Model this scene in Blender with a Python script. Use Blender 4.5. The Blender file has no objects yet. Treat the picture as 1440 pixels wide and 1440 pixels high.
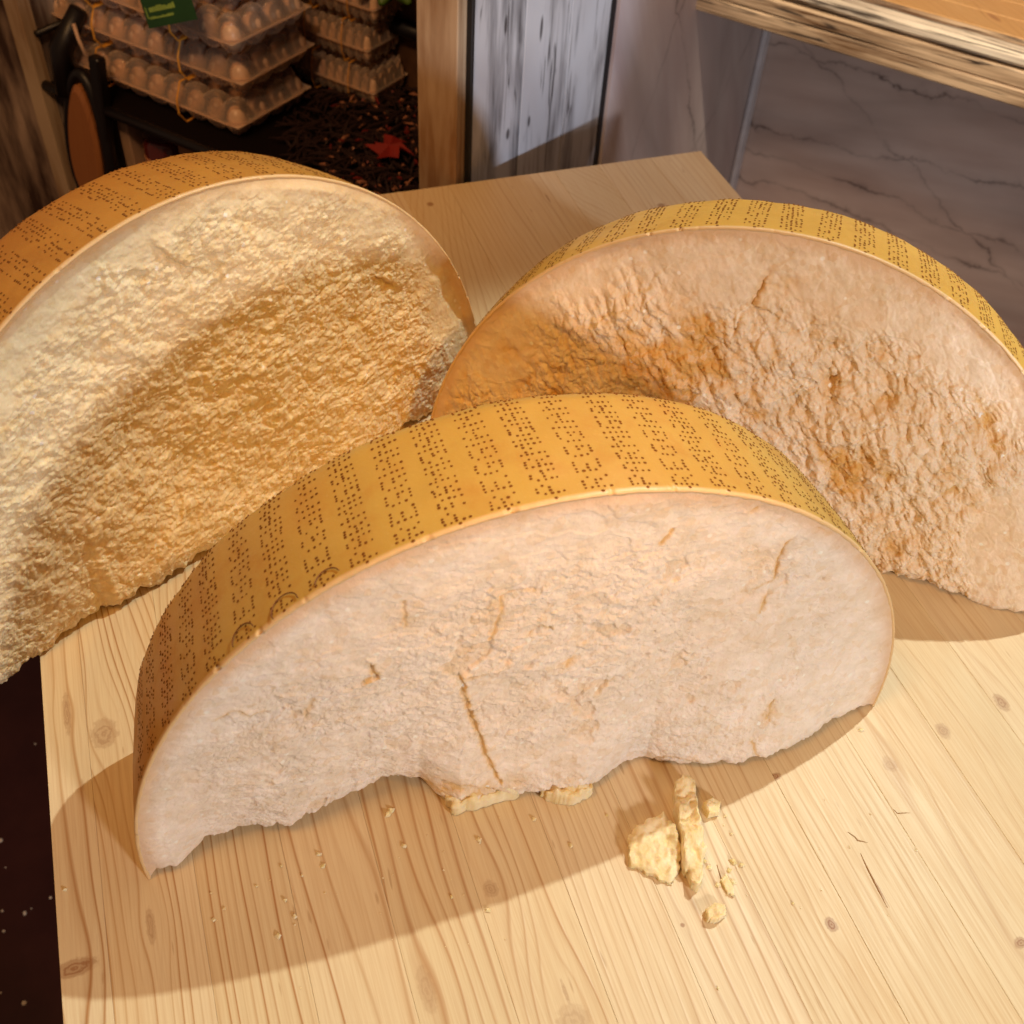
import bpy, math, random
import numpy as np
from mathutils import Vector, Matrix

# ---------------------------------------------------------------- camera, world, lamps, exposure
S = bpy.context.scene
COL = S.collection
CAM_H = 0.5458
cam_d = bpy.data.cameras.new('camera')
cam = bpy.data.objects.new('camera', cam_d); COL.objects.link(cam)
CR = Matrix(((0.9451436, 0.2067747, -0.2528789), (-0.3229033, 0.7084034, -0.6276130), (0.0493658, 0.6748399, 0.7363111)))
M4 = CR.to_4x4(); M4.translation = Vector((0, 0, CAM_H)); cam.matrix_world = M4
cam_d.sensor_width = 36; cam_d.lens = 36 * 1530.3 / 1440
cam_d.clip_start = 0.02; cam_d.clip_end = 50
cam_d.dof.use_dof = True; cam_d.dof.focus_distance = 0.60; cam_d.dof.aperture_fstop = 14.0
S.camera = cam

world = bpy.data.worlds.new('World'); S.world = world; world.use_nodes = True
bg = world.node_tree.nodes['Background']
bg.inputs[0].default_value = (1.0, 0.62, 0.42, 1); bg.inputs[1].default_value = 0.14


def lamp(name, kind, loc, aim, energy, color, **kw):
    d = bpy.data.lights.new(name, kind); d.energy = energy; d.color = color
    for k, v in kw.items(): setattr(d, k, v)
    o = bpy.data.objects.new(name, d); COL.objects.link(o); o.location = loc
    o.rotation_euler = (Vector(aim) - Vector(loc)).to_track_quat('-Z', 'Y').to_euler()
    return o


lamp('ceiling_spot', 'SPOT', (1.126, 0.751, 1.761), (0.28, 0.08, 0), 98, (0.90, 0.97, 0.88),
     shadow_soft_size=0.012, spot_size=math.radians(37), spot_blend=0.3)
lamp('front_right_light', 'AREA', (0.47, -0.78, 0.50), (0.15, 0.5, 0.1), 8.3, (0.94, 0.90, 0.88), shape='DISK', size=0.13)  # soft light from the front right, its source out of view
lamp('warm_top_fill', 'AREA', (-0.55, 0.15, 1.7), (0.1, 0.8, 0.0), 10.5, (1.0, 0.50, 0.14), shape='DISK', size=0.5)  # added overhead fill that warms and lifts the shade
lamp('left_cheese_fill', 'SPOT', (0.40, -0.15, 0.95), (0.07, 0.51, -0.01), 21, (1.0, 0.47, 0.05),  # added golden fill aimed at the left cheese's face
     shadow_soft_size=0.03, spot_size=math.radians(22), spot_blend=1.0)
lamp('counter_fill', 'SPOT', (0.50, 0.30, 1.25), (0.92, 0.97, 0.05), 75, (1.0, 0.84, 0.62),  # added light to brighten the counter and its edge
     shadow_soft_size=0.02, spot_size=math.radians(26), spot_blend=0.6)
lamp('shelf_fill', 'SPOT', (-0.25, 0.1, 1.25), (0.02, 1.25, -0.02), 25, (1.0, 0.60, 0.34),  # added warm fill for the shelf, its cartons and posts
     shadow_soft_size=0.06, spot_size=math.radians(40), spot_blend=0.6)
lamp('planks_cool_fill', 'SPOT', (0.86, -0.95, 0.50), (0.385, 0.98, 0.07), 80, (0.74, 0.83, 1.0),  # added bluish fill, coned onto the plank partition
     shadow_soft_size=0.03, spot_size=math.radians(10.5), spot_blend=0.5)

S.view_settings.view_transform = 'Standard'; S.view_settings.look = 'None'
S.view_settings.exposure = 0.0; S.view_settings.gamma = 1.0

# ---------------------------------------------------------------- helpers
rng = np.random.default_rng(7)
random.seed(7)
FPX = 1530.3


def at(px, py, z=0.0):
    """point of the horizontal plane z seen at photo pixel px,py (used once, to read positions off the photo)"""
    d = CR @ Vector((px - 720, -(py - 720), -FPX))
    return Vector((0, 0, CAM_H)) + d * ((z - CAM_H) / d.z)


def tag(o, label=None, cat=None, group=None, kind=None):
    if label: o['label'] = label
    if cat: o['category'] = cat
    if group: o['group'] = group
    if kind: o['kind'] = kind
    return o


def empty(name, loc=(0, 0, 0), rz=0.0):
    o = bpy.data.objects.new(name, None); COL.objects.link(o)
    o.location = loc; o.rotation_euler = (0, 0, rz); o.empty_display_size = 0.02
    return o


def mesh_obj(name, verts, faces, mat, parent=None, smooth=False):
    me = bpy.data.meshes.new(name)
    if isinstance(verts, np.ndarray): verts = verts.tolist()
    me.from_pydata(verts, [], faces); me.update()
    if mat: me.materials.append(mat)
    if smooth: me.shade_smooth()
    o = bpy.data.objects.new(name, me); COL.objects.link(o)
    if parent is not None: o.parent = parent
    return o


def grid_mesh(name, V, mat, parent=None, attrs=None, smooth=True, flip=False):
    """V: (ny,nx,3) grid of points -> mesh, quick path"""
    ny, nx, _ = V.shape
    me = bpy.data.meshes.new(name)
    me.vertices.add(ny * nx); me.vertices.foreach_set('co', V.reshape(-1).astype(np.float32))
    j, i = np.meshgrid(np.arange(ny - 1), np.arange(nx - 1), indexing='ij')
    a = (j * nx + i).ravel(); q = np.stack([a, a + 1, a + nx + 1, a + nx], 1)
    if flip: q = q[:, ::-1]
    n = len(q)
    me.loops.add(n * 4); me.loops.foreach_set('vertex_index', np.ascontiguousarray(q).reshape(-1).astype(np.int32))
    me.polygons.add(n); me.polygons.foreach_set('loop_start', (np.arange(n) * 4).astype(np.int32))
    me.update(calc_edges=True)
    if smooth: me.shade_smooth()
    for k, arr in (attrs or {}).items():
        at_ = me.attributes.new(k, 'FLOAT', 'POINT'); at_.data.foreach_set('value', arr.reshape(-1).astype(np.float32))
    if mat: me.materials.append(mat)
    o = bpy.data.objects.new(name, me); COL.objects.link(o)
    if parent is not None: o.parent = parent
    return o


class MB:
    def __init__(s): s.v = []; s.f = []
    def add(s, vs, fs):
        b = len(s.v); s.v += [tuple(v) for v in vs]; s.f += [tuple(b + i for i in f) for f in fs]
    def box(s, x0, x1, y0, y1, z0, z1, M=None, ch=0.0):
        if ch <= 0:
            vs = [(x, y, z) for z in (z0, z1) for y in (y0, y1) for x in (x0, x1)]
            fs = [(0, 2, 3, 1), (4, 5, 7, 6), (0, 1, 5, 4), (2, 6, 7, 3), (0, 4, 6, 2), (1, 3, 7, 5)]
        else:
            c = ch; vs = []; xs = (x0, x1); ys = (y0, y1); zs = (z0, z1); idx = {}
            for iz in (0, 1):
                for iy in (0, 1):
                    for ix in (0, 1):
                        sx, sy, sz = (1, -1)[ix], (1, -1)[iy], (1, -1)[iz]
                        X, Y, Z = xs[ix], ys[iy], zs[iz]
                        idx[ix, iy, iz] = (len(vs), len(vs) + 1, len(vs) + 2)
                        vs += [(X, Y + sy * c, Z + sz * c), (X + sx * c, Y, Z + sz * c), (X + sx * c, Y + sy * c, Z)]
            g = lambda ix, iy, iz, k: idx[ix, iy, iz][k]
            fs = [(g(0,0,0,0), g(0,0,1,0), g(0,1,1,0), g(0,1,0,0)), (g(1,0,0,0), g(1,1,0,0), g(1,1,1,0), g(1,0,1,0)),
                  (g(0,0,0,1), g(1,0,0,1), g(1,0,1,1), g(0,0,1,1)), (g(0,1,0,1), g(0,1,1,1), g(1,1,1,1), g(1,1,0,1)),
                  (g(0,0,0,2), g(0,1,0,2), g(1,1,0,2), g(1,0,0,2)), (g(0,0,1,2), g(1,0,1,2), g(1,1,1,2), g(0,1,1,2))]
            for ix in (0, 1):
                for iy in (0, 1): fs.append((g(ix,iy,0,0), g(ix,iy,0,1), g(ix,iy,1,1), g(ix,iy,1,0)))
                for iz in (0, 1): fs.append((g(ix,0,iz,0), g(ix,0,iz,2), g(ix,1,iz,2), g(ix,1,iz,0)))
            for iy in (0, 1):
                for iz in (0, 1): fs.append((g(0,iy,iz,1), g(0,iy,iz,2), g(1,iy,iz,2), g(1,iy,iz,1)))
            for k, t in idx.items(): fs.append(t)
        if M is not None: vs = [M @ Vector(v) for v in vs]
        s.add(vs, fs)
    def tube(s, pts, r, n=8, closed=False, cap=True):
        pts = [Vector(p) for p in pts]; N = len(pts); rings = []
        rr = r if isinstance(r, (list, tuple)) else [r] * N
        for i, p in enumerate(pts):
            a = pts[(i - 1) % N] if (closed or i > 0) else p; b = pts[(i + 1) % N] if (closed or i < N - 1) else p
            t = (b - a).normalized(); u = t.orthogonal().normalized() if i == 0 else (u0 - t * u0.dot(t)).normalized()
            u0 = u; w = t.cross(u)
            rings.append([p + (u * math.cos(2 * math.pi * k / n) + w * math.sin(2 * math.pi * k / n)) * rr[i] for k in range(n)])
        vs = [v for R_ in rings for v in R_]; fs = []
        for i in range(N if closed else N - 1):
            for k in range(n):
                a = i * n + k; b = i * n + (k + 1) % n; c = ((i + 1) % N) * n + (k + 1) % n; d = ((i + 1) % N) * n + k
                fs.append((a, b, c, d))
        if cap and not closed: fs += [tuple(range(n))[::-1], tuple((N - 1) * n + k for k in range(n))]
        s.add(vs, fs)
    def build(s, name, mat, parent=None, smooth=False):
        import bmesh
        o = mesh_obj(name, s.v, s.f, mat, parent, False)
        bm = bmesh.new(); bm.from_mesh(o.data); bmesh.ops.recalc_face_normals(bm, faces=bm.faces); bm.to_mesh(o.data); bm.free()
        if smooth: o.data.shade_smooth()
        return o


# 2-D noise in numpy
def _h(ix, iy, seed):
    n = (ix.astype(np.int64) * 374761393 + iy.astype(np.int64) * 668265263 + seed * 974634777) & 0xffffffff
    n = ((n ^ (n >> 13)) * 1274126177) & 0xffffffff
    return ((n ^ (n >> 16)) & 0xffffff) / float(0xffffff)


def perlin(x, y, seed=0):
    ix = np.floor(x); iy = np.floor(y); fx = x - ix; fy = y - iy
    ux = fx * fx * fx * (fx * (fx * 6 - 15) + 10); uy = fy * fy * fy * (fy * (fy * 6 - 15) + 10)
    def g(a, b):
        t = _h(ix + a, iy + b, seed) * 2 * np.pi
        return np.cos(t) * (fx - a) + np.sin(t) * (fy - b)
    return ((g(0, 0) * (1 - ux) + g(1, 0) * ux) * (1 - uy) + (g(0, 1) * (1 - ux) + g(1, 1) * ux) * uy) * 1.5


def fbm(x, y, o=4, seed=0, gain=.5):
    r = 0; a = 1; 
    for k in range(o): r = r + a * perlin(x * 2 ** k, y * 2 ** k, seed + k * 17); a *= gain
    return r


def billow(x, y, o=3, seed=0, gain=.55):
    r = 0; a = 1
    for k in range(o): r = r + a * (np.abs(perlin(x * 2 ** k, y * 2 ** k, seed + k * 13)) * 2 - .5); a *= gain
    return r


def worley(x, y, seed=0):
    ix = np.floor(x); iy = np.floor(y); d1 = np.full(x.shape, 9.); d2 = np.full(x.shape, 9.); idn = np.zeros(x.shape)
    for a in (-1, 0, 1):
        for b in (-1, 0, 1):
            cx = ix + a + _h(ix + a, iy + b, seed); cy = iy + b + _h(ix + a, iy + b, seed + 5)
            d = np.hypot(cx - x, cy - y); h = _h(ix + a, iy + b, seed + 9)
            c = d < d1; d2 = np.where(c, d1, np.minimum(d2, d)); idn = np.where(c, h, idn); d1 = np.where(c, d, d1)
    return d1, d2, idn


def sstep(a, b, x):
    t = np.clip((x - a) / (b - a), 0, 1); return t * t * (3 - 2 * t)


# ---------------------------------------------------------------- materials
class NT:
    def __init__(s, name):
        s.m = bpy.data.materials.new(name); s.m.use_nodes = True; s.t = s.m.node_tree; s.n = s.t.nodes; s.l = s.t.links
        s.b = s.n['Principled BSDF']
    def _in(s, sock, v):
        if v is None: return
        if isinstance(v, bpy.types.NodeSocket): s.l.new(v, sock)
        else:
            if sock.type == 'RGBA' and len(v) == 3: v = (*v, 1)
            sock.default_value = v
    def math(s, op, a, b=None, c=None, clamp=False):
        n = s.n.new('ShaderNodeMath'); n.operation = op; n.use_clamp = clamp
        for i, v in enumerate((a, b, c)):
            if v is not None: s._in(n.inputs[i], v)
        return n.outputs[0]
    def co(s, which='Object'):
        return s.n.new('ShaderNodeTexCoord').outputs[which]
    def sep(s, v):
        n = s.n.new('ShaderNodeSeparateXYZ'); s._in(n.inputs[0], v); return n.outputs
    def comb(s, x=0., y=0., z=0.):
        n = s.n.new('ShaderNodeCombineXYZ')
        for i, v in enumerate((x, y, z)): s._in(n.inputs[i], v)
        return n.outputs[0]
    def map(s, v, scale=(1, 1, 1), loc=(0, 0, 0), rot=(0, 0, 0)):
        n = s.n.new('ShaderNodeMapping'); s._in(n.inputs[0], v); n.inputs[1].default_value = loc; n.inputs[2].default_value = rot; n.inputs[3].default_value = scale
        return n.outputs[0]
    def noise(s, v, scale=5., detail=2., rough=.5, dist=0.):
        n = s.n.new('ShaderNodeTexNoise'); s._in(n.inputs['Vector'], v); n.inputs['Scale'].default_value = scale
        n.inputs['Detail'].default_value = detail; n.inputs['Roughness'].default_value = rough; n.inputs['Distortion'].default_value = dist
        return n.outputs['Fac']
    def vor(s, v, scale=5., feature='F1', out='Distance'):
        n = s.n.new('ShaderNodeTexVoronoi'); n.feature = feature; s._in(n.inputs['Vector'], v); n.inputs['Scale'].default_value = scale
        return n.outputs[out]
    def ramp(s, f, stops):
        n = s.n.new('ShaderNodeValToRGB'); s._in(n.inputs[0], f); e = n.color_ramp.elements
        while len(e) < len(stops): e.new(.5)
        for k, (p, c) in enumerate(stops):
            e[k].position = p; e[k].color = (*c, 1) if not isinstance(c, float) else (c, c, c, 1)
        return n.outputs[0]
    def mr(s, f, a, b, c=0., d=1.):
        n = s.n.new('ShaderNodeMapRange'); s._in(n.inputs[0], f)
        for i, v in enumerate((a, b, c, d)): n.inputs[i + 1].default_value = v
        return n.outputs[0]
    def mix(s, f, a, b, mode='MIX'):
        n = s.n.new('ShaderNodeMix'); n.data_type = 'RGBA'; n.blend_type = mode
        s._in(n.inputs[0], f); s._in(n.inputs[6], a); s._in(n.inputs[7], b); return n.outputs[2]
    def attr(s, name):
        n = s.n.new('ShaderNodeAttribute'); n.attribute_name = name; return n.outputs['Fac']
    def bump(s, h, strength=.3, dist=.001):
        n = s.n.new('ShaderNodeBump'); s._in(n.inputs['Height'], h); n.inputs['Strength'].default_value = strength; n.inputs['Distance'].default_value = dist
        s.l.new(n.outputs[0], s.b.inputs['Normal'])
    def set(s, color=None, rough=.5, spec=.5, metal=0., sss=0., sssr=(1, .6, .3), sscale=.004, coat=0.):
        s._in(s.b.inputs['Base Color'], color); s._in(s.b.inputs['Roughness'], rough)
        s.b.inputs['Specular IOR Level'].default_value = spec; s.b.inputs['Metallic'].default_value = metal
        if sss:
            s.b.inputs['Subsurface Weight'].default_value = sss; s.b.inputs['Subsurface Radius'].default_value = sssr
            s.b.inputs['Subsurface Scale'].default_value = sscale
        s.b.inputs['Coat Weight'].default_value = coat
        return s.m


def plain(name, color, rough=.5, var=.12, scale=40., **kw):
    t = NT(name); n = t.noise(t.co(), scale, 3, .6)
    lo = tuple(c * (1 - var) for c in color); hi = tuple(min(1, c * (1 + var)) for c in color)
    t.bump(n, .1, .001)
    return t.set(t.ramp(n, [(.3, lo), (.7, hi)]), rough, **kw)


def pine(name, seed, knots, base=(.74, .54, .30), dark=(.50, .28, .11), spacing=.0055, lines=.6, bend=0.0, yc=.3, axis='y'):
    """knots: (x, y, half width, half length, darkness, sigma)"""
    t = NT(name); P = t.co(); x, y, z = t.sep(P)
    if axis == 'x': x, y = y, x
    xp = x; kmask = None
    for (kx, ky, rx, ry, dk, sg) in knots:
        dx = t.math('SUBTRACT', x, kx); dy = t.math('SUBTRACT', y, ky)
        d2 = t.math('ADD', t.math('POWER', t.math('DIVIDE', dx, sg), 2.), t.math('POWER', t.math('DIVIDE', dy, sg * 2.6), 2.))
        w = t.math('EXPONENT', t.math('MULTIPLY', d2, -1.))
        xp = t.math('SUBTRACT', xp, t.math('MULTIPLY', t.math('MULTIPLY', dx, .9), w))
        wob = t.math('MULTIPLY', t.math('SUBTRACT', t.noise(P, 260, 3, .6), .5), .9)
        e = t.math('SQRT', t.math('ADD', t.math('POWER', t.math('DIVIDE', dx, rx), 2.), t.math('POWER', t.math('DIVIDE', dy, ry), 2.)))
        e = t.math('ADD', e, wob)
        k = t.math('MULTIPLY', t.mr(e, 1.15, .65), dk)
        rg = t.math('ADD', .8, t.math('MULTIPLY', t.math('SINE', t.math('MULTIPLY', e, 16.)), .2))
        k = t.math('MULTIPLY', k, rg)
        kmask = k if kmask is None else t.math('MAXIMUM', kmask, k)
    low = t.noise(t.comb(t.math('MULTIPLY', xp, 16.), t.math('MULTIPLY', y, 2.4), seed * 3.1), 1., 2, .5)
    yy = t.math('SUBTRACT', y, yc)
    v = t.math('ADD', t.math('DIVIDE', xp, spacing), t.math('MULTIPLY', t.math('SUBTRACT', low, .5), 6.))
    if bend: v = t.math('ADD', v, t.math('MULTIPLY', t.math('MULTIPLY', yy, yy), bend))
    v = t.math('ADD', v, seed * .37)
    fr = t.math('FRACT', v)
    ring = t.ramp(fr, [(0., 0.), (.55, .04), (.75, .35), (.85, 1.), (.93, .6), (1., 0.)])
    # each ring its own strength
    rid = t.noise(t.comb(t.math('MULTIPLY', t.math('FLOOR', v), 7.3), t.math('MULTIPLY', y, 1.5), seed), 1., 1, .5)
    ring = t.math('MULTIPLY', ring, t.mr(rid, .35, .62, .12, 1.))
    fib = t.noise(t.comb(t.math('MULTIPLY', x, 900.), t.math('MULTIPLY', y, 22.), seed), 1., 3, .6)
    tone = t.noise(t.comb(t.math('MULTIPLY', x, 24.), t.math('MULTIPLY', y, 4.), seed * 1.7), 1., 3, .55)
    c = t.mix(t.math('MULTIPLY', ring, lines), base, dark)
    c = t.mix(t.math('MULTIPLY', t.mr(tone, .35, .7), .35), c, tuple(a * b for a, b in zip(base, (1.0, .86, .68))))
    c = t.mix(t.math('MULTIPLY', t.mr(fib, .4, .75), .28), c, (dark[0] * 1.15, dark[1] * 1.15, dark[2] * 1.1))
    # resin flecks
    fl = t.noise(t.comb(t.math('MULTIPLY', x, 260.), t.math('MULTIPLY', y, 40.), seed + 9.), 1., 1, .5)
    c = t.mix(t.math('MULTIPLY', t.mr(fl, .74, .80), .45), c, (.36, .18, .07))
    if kmask is not None:
        c = t.mix(kmask, c, (.30, .125, .045))
    hgt = t.math('ADD', t.math('MULTIPLY', ring, .7), t.math('MULTIPLY', fib, .5))
    t.bump(hgt, .35, .0003)
    return t.set(c, t.mr(fib, .3, .7, .38, .52), .38)


def whitewash(name, paint=(.52, .50, .50), under=(.14, .085, .05), along='z', seed=0, wear=.5, knots=(), width=60., rough=.6):
    t = NT(name); P = t.co(); x, y, z = t.sep(P)
    h = t.math('ADD', t.math('MULTIPLY', x, .78), t.math('MULTIPLY', y, .95))   # any horizontal run
    if along == 'z': u, v = h, z
    elif along == 'd':   # along the counter direction
        u = t.math('ADD', z, t.math('MULTIPLY', t.math('ADD', t.math('MULTIPLY', x, .78), t.math('MULTIPLY', y, .62)), .9))
        v = t.math('SUBTRACT', t.math('MULTIPLY', x, .6225), t.math('MULTIPLY', y, .7826))
    s1 = t.noise(t.comb(t.math('MULTIPLY', u, width), t.math('MULTIPLY', v, 4.), float(seed)), 1., 5, .62, .3)
    s2 = t.noise(t.comb(t.math('MULTIPLY', u, width * 4), t.math('MULTIPLY', v, 9.), seed + 4.), 1., 3, .6)
    s3 = t.noise(t.comb(t.math('MULTIPLY', u, 9.), t.math('MULTIPLY', v, 5.), seed + 7.), 1., 2, .5)
    k = t.math('ADD', t.math('MULTIPLY', s1, .7), t.math('ADD', t.math('MULTIPLY', s2, .35), t.math('MULTIPLY', s3, .3)))
    m = t.mr(k, .84 - wear * .12, .70 - wear * .12 - .06)
    soft = t.mr(s3, .35, .65)
    c = t.mix(t.math('MULTIPLY', soft, .55), paint, tuple(a * b for a, b in zip(paint, (.62, .55, .50))))
    c = t.mix(t.math('SUBTRACT', 1., m, clamp=True), c, under)
    if knots or along == 'd':
        ku_, kv_ = (38., 2.2) if along == 'z' else (120., 3.0)
        ln = t.noise(t.comb(t.math('MULTIPLY', u, ku_), t.math('MULTIPLY', v, kv_), seed + 13.), 1., 3, .55)
        lm_ = t.mr(t.math('ABSOLUTE', t.math('SUBTRACT', ln, .52)), *((.010, .002) if along == 'z' else (.035, .008)))
        gate = t.mr(t.noise(t.comb(t.math('MULTIPLY', u, 20. if along == 'z' else 90.), t.math('MULTIPLY', v, 6. if along == 'z' else 14.), seed + 3.), 1., 2, .5), *((.50, .58) if along == 'z' else (.42, .50)))
        c = t.mix(t.math('MULTIPLY', t.math('MULTIPLY', lm_, gate), .9), c, (.03, .022, .02))
    for (ku, kv, ru, rv) in knots:
        e = t.math('SQRT', t.math('ADD', t.math('POWER', t.math('DIVIDE', t.math('SUBTRACT', u, ku), ru), 2.), t.math('POWER', t.math('DIVIDE', t.math('SUBTRACT', v, kv), rv), 2.)))
        e = t.math('ADD', e, t.math('MULTIPLY', t.math('SUBTRACT', s2, .5), 1.2))
        c = t.mix(t.math('MULTIPLY', t.mr(e, 1.2, .7), .85), c, (.035, .028, .028))
    t.bump(k, .5, .001)
    return t.set(c, rough, .35)


def marble(name, seed=0, ang=.18, base=(.64, .49, .44), pale=(.76, .63, .58), vein=(.055, .035, .035)):
    t = NT(name); P = t.co(); x, y, z = t.sep(P)
    h = t.math('SUBTRACT', t.math('MULTIPLY', x, .6225), t.math('MULTIPLY', y, .7826)) if seed == 0 else t.math('ADD', t.math('MULTIPLY', x, .7826), t.math('MULTIPLY', y, .6225))
    q = t.comb(h, z, seed * 2.7)
    q = t.map(q, (1, 1, 1), (0, 0, 0), (0, 0, ang))
    q2 = t.map(q, (1.7, 8.5, 1))
    wob1 = t.math('SUBTRACT', t.noise(q, 9., 5, .6, .2), .5); wob2 = t.math('SUBTRACT', t.noise(q, 28., 4, .62), .5)
    wid = t.mr(t.noise(q, 16., 2, .5), .35, .65, .0006, .0042)
    v = None; n1 = t.noise(q2, .8, 3, .5)
    lines_ = [(.10, -.214, .05), (-.041, -.318, .045), (.018, -.130, .05), (-.037, -.362, .04), (-.62, -.403, .05)] if seed == 0 else [(1.9, -2.285, .06), (-1.6, 1.93, .08), (.7, -1.145, .05), (3., -4.31, .05)]
    for k_, (sl, z0, am_) in enumerate(lines_):
        f = t.math('ADD', t.math('MULTIPLY', h, sl), z0)
        f = t.math('ADD', f, t.math('ADD', t.math('MULTIPLY', wob1, am_ * 1.6), t.math('MULTIPLY', wob2, am_ * .5)))
        dd_ = t.math('ABSOLUTE', t.math('SUBTRACT', z, f))
        core = t.math('DIVIDE', wid, t.math('ADD', dd_, wid)); core = t.math('POWER', core, 2.)
        core = t.math('MULTIPLY', core, t.mr(t.noise(q, 7., 2, .5), .36, .60, .10, .95))
        v = core if v is None else t.math('MAXIMUM', v, core)
    cl = t.noise(q2, 2., 4, .6)
    c = t.mix(t.mr(cl, .35, .65), base, pale)
    smoky = t.math('MULTIPLY', t.mr(t.math('ABSOLUTE', t.math('SUBTRACT', n1, .5)), .12, .0), .30)
    c = t.mix(smoky, c, (.12, .08, .075))
    c = t.mix(v, c, vein)
    return t.set(c, .42, .4)


def paste(name, tint=(.78, .66, .47), amberc=(.72, .40, .12), gb=.5, gscale=700., amb=1.0, sss=.35):
    t = NT(name); P = t.co(); rim = t.attr('rim'); am = t.attr('amber'); sm = t.attr('smooth')
    n1 = t.noise(P, 60., 5, .65); n2 = t.noise(P, gscale, 3, .7); n3 = t.noise(P, 14., 3, .5); n4 = t.noise(P, 190., 3, .6)
    c = t.mix(t.mr(n1, .36, .66), tuple(a * b for a, b in zip(tint, (.90, .87, .80))), tuple(min(1, a * 1.06) for a in tint))
    c = t.mix(t.math('MULTIPLY', t.mr(n4, .50, .74), .35), c, (.90, .82, .66))
    c = t.mix(t.math('MULTIPLY', t.mr(n3, .50, .72), .28), c, tuple(a * b for a, b in zip(tint, (.96, .82, .64))))
    a2 = t.math('MULTIPLY', am, amb, clamp=True)
    deep = tuple(v * k for v, k in zip(amberc, (.96, .88, .68)))
    c = t.mix(t.mr(a2, 0., .6), c, t.mix(t.mr(a2, .4, .95), amberc, deep))
    vc = t.vor(P, 260., out='Color'); vs_ = t.sep(vc)
    c = t.mix(t.mr(vs_[0], .55, 1., 0., .35), c, tuple(min(1, a * 1.12) for a in tint))
    c = t.mix(t.mr(vs_[1], .70, 1., 0., .30), c, amberc)
    vd = t.vor(P, 150.); gate = t.sep(t.vor(P, 150., out='Color'))[2]
    c = t.mix(t.math('MULTIPLY', t.mr(vd, .24, .14), t.math('GREATER_THAN', gate, .86)), c, (.93, .88, .78))
    rimw = t.math('ADD', rim, t.math('MULTIPLY', t.math('SUBTRACT', n1, .5), .006))
    rz = t.mr(rimw, .011, .002)
    c = t.mix(t.math('MULTIPLY', rz, .55), c, (.66, .38, .17))
    hh = t.math('ADD', t.math('MULTIPLY', n2, .5), t.math('MULTIPLY', t.noise(P, gscale * .35, 3, .6), .8))
    hh = t.math('MULTIPLY', hh, t.math('SUBTRACT', 1.1, t.math('MULTIPLY', sm, .75)))
    t.bump(hh, gb, .0012)
    # tyrosine crystals: small pale spots
    return t.set(c, t.mr(n4, .3, .7, .48, .68), .35, sss=sss, sssr=(1., .55, .22), sscale=.004)


def rindmat(name, base=(.59, .385, .09), deep=(.50, .20, .025), seed=0):
    t = NT(name); P = t.co()
    n1 = t.noise(P, 9., 4, .6, .4); n2 = t.noise(P, 45., 4, .6); n3 = t.noise(P, 420., 2, .6)
    c = t.mix(t.mr(n1, .38, .66), base, tuple(a * .7 + b * .3 for a, b in zip(base, deep)))
    c = t.mix(t.math('MULTIPLY', t.mr(n2, .52, .70), .35), c, deep)
    c = t.mix(t.math('MULTIPLY', t.mr(n3, .62, .8), .15), c, (.8, .62, .3))
    c = t.mix(t.math('MULTIPLY', t.attr('left_tint'), t.mr(n1, .25, .6, .75, 1.)), c, (.56, .215, .028))
    c = t.mix(t.mr(t.attr('edge'), .25, .8), c, (.74, .50, .25))
    t.bump(t.math('ADD', n2, t.math('MULTIPLY', n3, .25)), .22, .0012)
    return t.set(c, t.mr(n2, .3, .7, .34, .5), .45, sss=.12, sssr=(1., .4, .1), sscale=.003)


# ---------------------------------------------------------------- the setting: floor
fl = MB(); fl.box(-2.5, 3.5, -1.5, 4.0, -0.80, -0.76)
floor_m = NT('dark floor'); n = floor_m.noise(floor_m.co(), 9., 5, .6)
floor_m.bump(n, .2, .002)
floor_m.set(floor_m.ramp(n, [(.4, (.030, .003, .004)), (.62, (.045, .008, .007)), (.75, (.08, .032, .02))]), .35, .4)
tag(fl.build('floor', floor_m.m), kind='structure')
mb = MB()
for k in range(14):
    p = at(random.uniform(-30, 85), random.uniform(1180, 1440), -.758) if k < 11 else at(random.uniform(-60, 60), random.uniform(960, 1200), -.758)
    r = random.choice((.0010, .0013, .0018, .0030)); 
    vs = [(p.x + r * (1, .6)[j] * random.uniform(.7, 1.2) * math.cos(a * 1.0472), p.y + r * (1, .6)[j] * math.sin(a * 1.0472), -.7595 + (0 if j == 0 else r * .7)) for j in (0, 1) for a in range(6)]
    mb.add(vs, [tuple(range(6))[::-1], tuple(range(6, 12))] + [(q, (q + 1) % 6, 6 + (q + 1) % 6, 6 + q) for q in range(6)])
tag(mb.build('floor_crumbs', plain('floor crumbs', (.75, .66, .55), .7)), 'pale crumbs scattered on the dark floor left of the table', 'crumbs', kind='stuff')

# ---------------------------------------------------------------- shelf unit directions
DV = Vector((-.6225, .7826, 0)); EV = Vector((.7826, .6225, 0)); P0 = Vector((.283, .885, 0))
UM = Matrix(((DV.x, EV.x, 0, P0.x), (DV.y, EV.y, 0, P0.y), (0, 0, 1, 0), (0, 0, 0, 1)))   # local (d, e, z)
ZB, ZT = -.759, .62

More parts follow.
